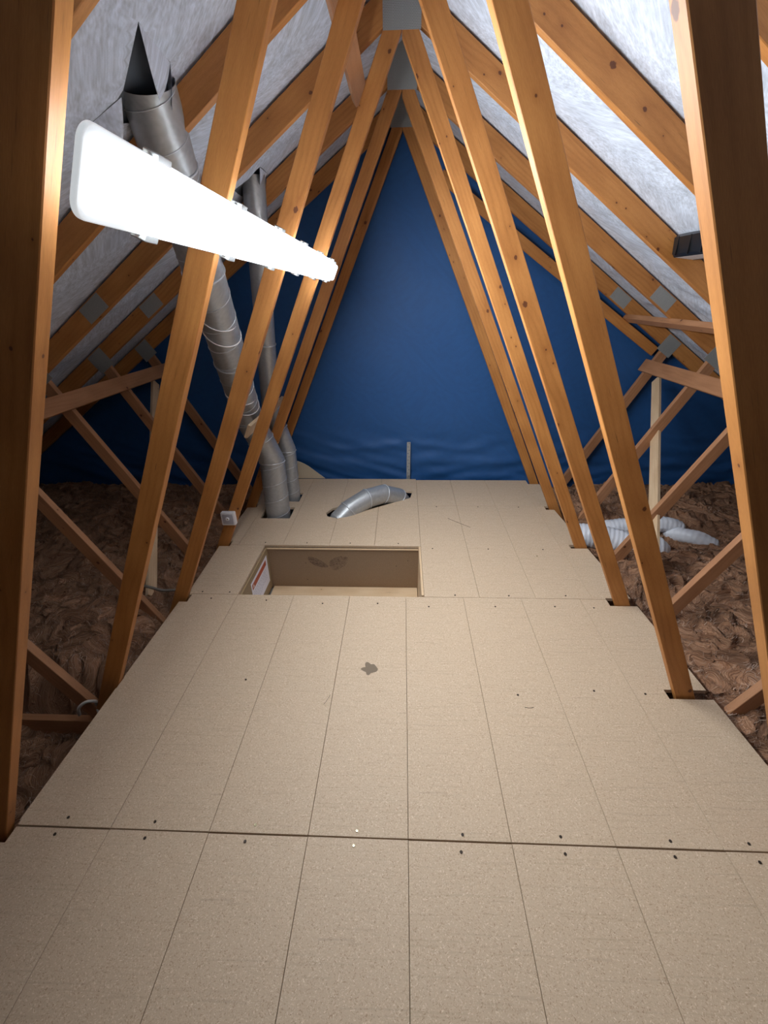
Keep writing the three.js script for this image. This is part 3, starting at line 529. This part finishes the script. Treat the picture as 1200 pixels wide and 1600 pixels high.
// ---------------------------------------------------------------- light fitting on the left webs
{
  const n = V(0.910, -0.414, 0), up = V(0.414, 0.910, 0), along = V(0, 0, -1);                // out of the webs, up along them, away from the camera
  const LEN = 2.275, WID = 0.110, c = V(-1.23, 0, 0).addScaledVector(up, 1.850).addScaledVector(n, 0.052).setZ(-1.79);
  const o = thing('light_fitting', 'long glowing white batten light fixed across the left webs', 'light', c.toArray());
  o.quaternion.setFromRotationMatrix(new THREE.Matrix4().makeBasis(along, up.clone(), n.clone().multiplyScalar(1)));
  // local x: along the loft (determinant checked below), y: up the webs, z: out
  const det = along.clone().cross(up).dot(n); if (det < 0) o.quaternion.setFromRotationMatrix(new THREE.Matrix4().makeBasis(along.clone().negate(), up, n));
  o.quaternion.multiply(new THREE.Quaternion().setFromAxisAngle(V(0, 0, 1), (det < 0 ? 1 : -1) * 0.0137));
  const rrect = (w, h, r) => { const s = new THREE.Shape(), x = w / 2, y = h / 2; s.moveTo(-x + r, -y); s.lineTo(x - r, -y); s.absarc(x - r, -y + r, r, -Math.PI / 2, 0); s.lineTo(x, y - r); s.absarc(x - r, y - r, r, 0, Math.PI / 2); s.lineTo(-x + r, y); s.absarc(-x + r, y - r, r, Math.PI / 2, Math.PI); s.lineTo(-x, -y + r); s.absarc(-x + r, -y + r, r, Math.PI, 1.5 * Math.PI); return s; };
  const ex = (s, d, b, z) => { const g = new THREE.ExtrudeGeometry(s, { depth: d, bevelEnabled: b > 0, bevelThickness: b, bevelSize: b, bevelOffset: -b, bevelSegments: 4, curveSegments: 8 }); g.translate(0, 0, z); return g; };
  { const hs = ex(rrect(LEN - 0.34, WID - 0.034, 0.016), 0.030, 0.008, -0.040); part('housing', hs, M.housing, o); }
  const ring = rrect(LEN, WID, 0.024); ring.holes.push(rrect(LEN - 0.020, WID - 0.020, 0.016)); part('rim', ex(ring, 0.005, 0.002, -0.006), M.rim, o, 'softly glowing clear rim of the diffuser');
  part('gasket', ex(rrect(LEN - 0.016, WID - 0.016, 0.018), 0.003, 0, -0.009), M.gasket, o);
  // one domed diffuser: bright over the tubes, fainter over the tube holders at its two ends
  const dome = ex(rrect(LEN - 0.022, WID - 0.022, 0.015), 0.012, 0.014, -0.005).toNonIndexed(), dp = dome.attributes.position, dn = dome.attributes.normal, cutAt = LEN / 2 - 0.14;
  const span = (lo, hi) => {                                       // the stretch of the dome between two cross-sections
    const P = [], N = [];
    for (let i = 0; i < dp.count; i += 3) {
      let poly = [0, 1, 2].map((k) => [new THREE.Vector3().fromBufferAttribute(dp, i + k), new THREE.Vector3().fromBufferAttribute(dn, i + k)]);
      for (const [sg, lim] of [[-1, -lo], [1, hi]]) { const out = []; poly.forEach((a, q) => { const b = poly[(q + 1) % poly.length], fa = sg * a[0].x - lim, fb = sg * b[0].x - lim; if (fa <= 0) out.push(a); if (fa * fb < 0) { const t = fa / (fa - fb); out.push([a[0].clone().lerp(b[0], t), a[1].clone().lerp(b[1], t)]); } }); poly = out; }
      for (let k = 1; k < poly.length - 1; k++) for (const v of [poly[0], poly[k], poly[k + 1]]) { P.push(...v[0].toArray()); N.push(...v[1].toArray()); }
    }
    const g = new THREE.BufferGeometry(); g.setAttribute('position', new THREE.Float32BufferAttribute(P, 3)); g.setAttribute('normal', new THREE.Float32BufferAttribute(N, 3)); return g;
  };
  part('diffuser', span(-cutAt, cutAt), M.lens, o, 'glowing white diffuser');
  part('diffuser_end', span(-9, -cutAt), M.lensEnd, o, 'fainter end of the diffuser'); part('diffuser_end', span(cutAt, 9), M.lensEnd, o, 'fainter end of the diffuser');
  for (let i = 0; i < 6; i++) for (const s of [1, -1]) { const g = ex(rrect(0.042, 0.012, 0.003), 0.022, 0.0015, -0.014); const m = part('clip', g, M.steel, o); m.position.set((i / 5 - 0.5) * (LEN - 0.36), s * (WID / 2 + 0.001), 0); }
  const L = new THREE.RectAreaLight(LAMP_COLOUR, LAMP_LEVEL, LEN - 0.28, WID - 0.050); L.name = 'light_fitting_light';
  L.position.set(0, 0, 0.0245); L.rotation.y = Math.PI; o.add(L);
}

// ---------------------------------------------------------------- small things
{
  const t = TR[3], o = thing('switch_box', 'white square switch box on the foot of the fourth left web', 'switch', [-1.152, 0.215, -t.D + 0.0005]);
  const r = (w, d, z, b) => { const s = new THREE.Shape(); const x = w / 2, q = 0.008; s.moveTo(-x + q, -x); s.lineTo(x - q, -x); s.quadraticCurveTo(x, -x, x, -x + q); s.lineTo(x, x - q); s.quadraticCurveTo(x, x, x - q, x); s.lineTo(-x + q, x); s.quadraticCurveTo(-x, x, -x, x - q); s.lineTo(-x, -x + q); s.quadraticCurveTo(-x, -x, -x + q, -x); const g = new THREE.ExtrudeGeometry(s, { depth: d, bevelEnabled: true, bevelThickness: b, bevelSize: b, bevelOffset: -b, bevelSegments: 3 }); g.translate(0, 0, z); return g; };
  part('back_box', r(0.092, 0.026, 0.004, 0.003), M.white, o); part('face_plate', r(0.070, 0.003, 0.032, 0.002), M.grey, o);
  const d = new THREE.CylinderGeometry(0.011, 0.013, 0.008, 24); d.rotateX(Math.PI / 2); d.translate(-0.002, 0.004, 0.040); part('button', d, M.white, o);
  const s2 = new THREE.CylinderGeometry(0.004, 0.004, 0.003, 12); s2.rotateX(Math.PI / 2); s2.translate(0.003, 0.006, 0.045); part('indicator', s2, M.screwBright, o);
}
{
  const o = thing('steel_strap', 'perforated galvanised strap standing upright against the blue sheet', 'strap', [0.052, -0.04, -3.765]);
  const s = new THREE.Shape(); s.moveTo(-0.016, 0); s.lineTo(0.016, 0); s.lineTo(0.016, 0.378); s.lineTo(-0.016, 0.378); s.closePath();
  for (let i = 0; i < 12; i++) { const h = new THREE.Path(); h.absarc((i % 2 ? 1 : -1) * 0.005, 0.018 + i * 0.0315, 0.0042, 0, Math.PI * 2, true); s.holes.push(h); }
  const g = new THREE.ExtrudeGeometry(s, { depth: 0.002, bevelEnabled: false, curveSegments: 6 }); part('strip', g, M.steel, o);
}
{
  const o = thing('board_offcut', 'pale offcut with a curved edge leaning at the gable foot behind the ducts', 'offcut', [-0.98, 0.001, -3.735]);
  const s = new THREE.Shape(); s.moveTo(-0.22, 0); s.lineTo(0.255, 0); s.quadraticCurveTo(0.20, 0.045, 0.13, 0.10); s.quadraticCurveTo(0.05, 0.165, -0.05, 0.175); s.lineTo(-0.22, 0.17); s.closePath();
  const g = new THREE.ExtrudeGeometry(s, { depth: 0.010, bevelEnabled: true, bevelThickness: 0.001, bevelSize: 0.001, bevelSegments: 1 }); g.rotateX(-0.06); part('panel', g, std({ color: 0xc2b49c, roughness: 0.8 }), o);
}
{
  // black vent tray lodged between two right rafters, with a pale lip below it
  const o = thing('vent_tray', 'black ribbed plastic vent tray lodged between the right rafters', 'vent', [1.30, 1.675, -2.27]);
  const s = new THREE.Shape(); s.moveTo(0, 0.012); for (let i = 0; i <= 10; i++) s.lineTo(i * 0.012, (i % 2 ? 0.0 : 0.014) - i * 0.0015); s.lineTo(0.118, 0.020); s.lineTo(0.10, 0.036); s.lineTo(0.010, 0.090); s.lineTo(-0.006, 0.078); s.closePath();
  const g = new THREE.ExtrudeGeometry(s, { depth: 0.46, bevelEnabled: true, bevelThickness: 0.004, bevelSize: 0.002, bevelSegments: 2 }); g.translate(0, 0, -0.235); part('tray', g, M.black, o);
  for (let i = 0; i < 5; i++) { const r = new THREE.BoxGeometry(0.006, 0.078, 0.010); r.translate(-0.006, 0.042, -0.2 + i * 0.1); part('rib', r, M.black, o); }
  const lip = new THREE.BoxGeometry(0.085, 0.003, 0.45); lip.rotateZ(-0.12); lip.translate(0.055, -0.008, -0.0); part('lip', lip, M.hose, o, 'pale lip under the tray');
}
{
  const c = new THREE.CatmullRomCurve3([V(0, 0, 0), V(0.02, 0.055, 0.005), V(0.05, 0.075, -0.01), V(0.075, 0.055, -0.03), V(0.06, 0.02, -0.04), V(0.075, -0.02, -0.02), V(0.085, -0.07, 0.0), V(0.08, -0.10, 0.0)]);
  part('wire', new THREE.TubeGeometry(c, 50, 0.007, 8), M.cable, thing('cable', 'looped pale cable end beside the foot of the second left brace', 'cable', [-1.475, -0.17, -1.30]));
  const c2 = new THREE.CatmullRomCurve3([V(-0.09, 0.02, 0.03), V(-0.03, 0.035, 0.06), V(0.04, 0.01, 0.055), V(0.09, -0.03, 0.03), V(0.15, -0.05, 0.0), V(0.19, -0.09, -0.03)]);
  part('wire', new THREE.TubeGeometry(c2, 40, 0.008, 8), std({ color: 0x6d675f, roughness: 0.6 }), thing('cable', 'grey cable draped across the pale timber behind the second left web', 'cable', [-1.50, 0.02, -2.05]));
}
renderer.render(scene, camera);
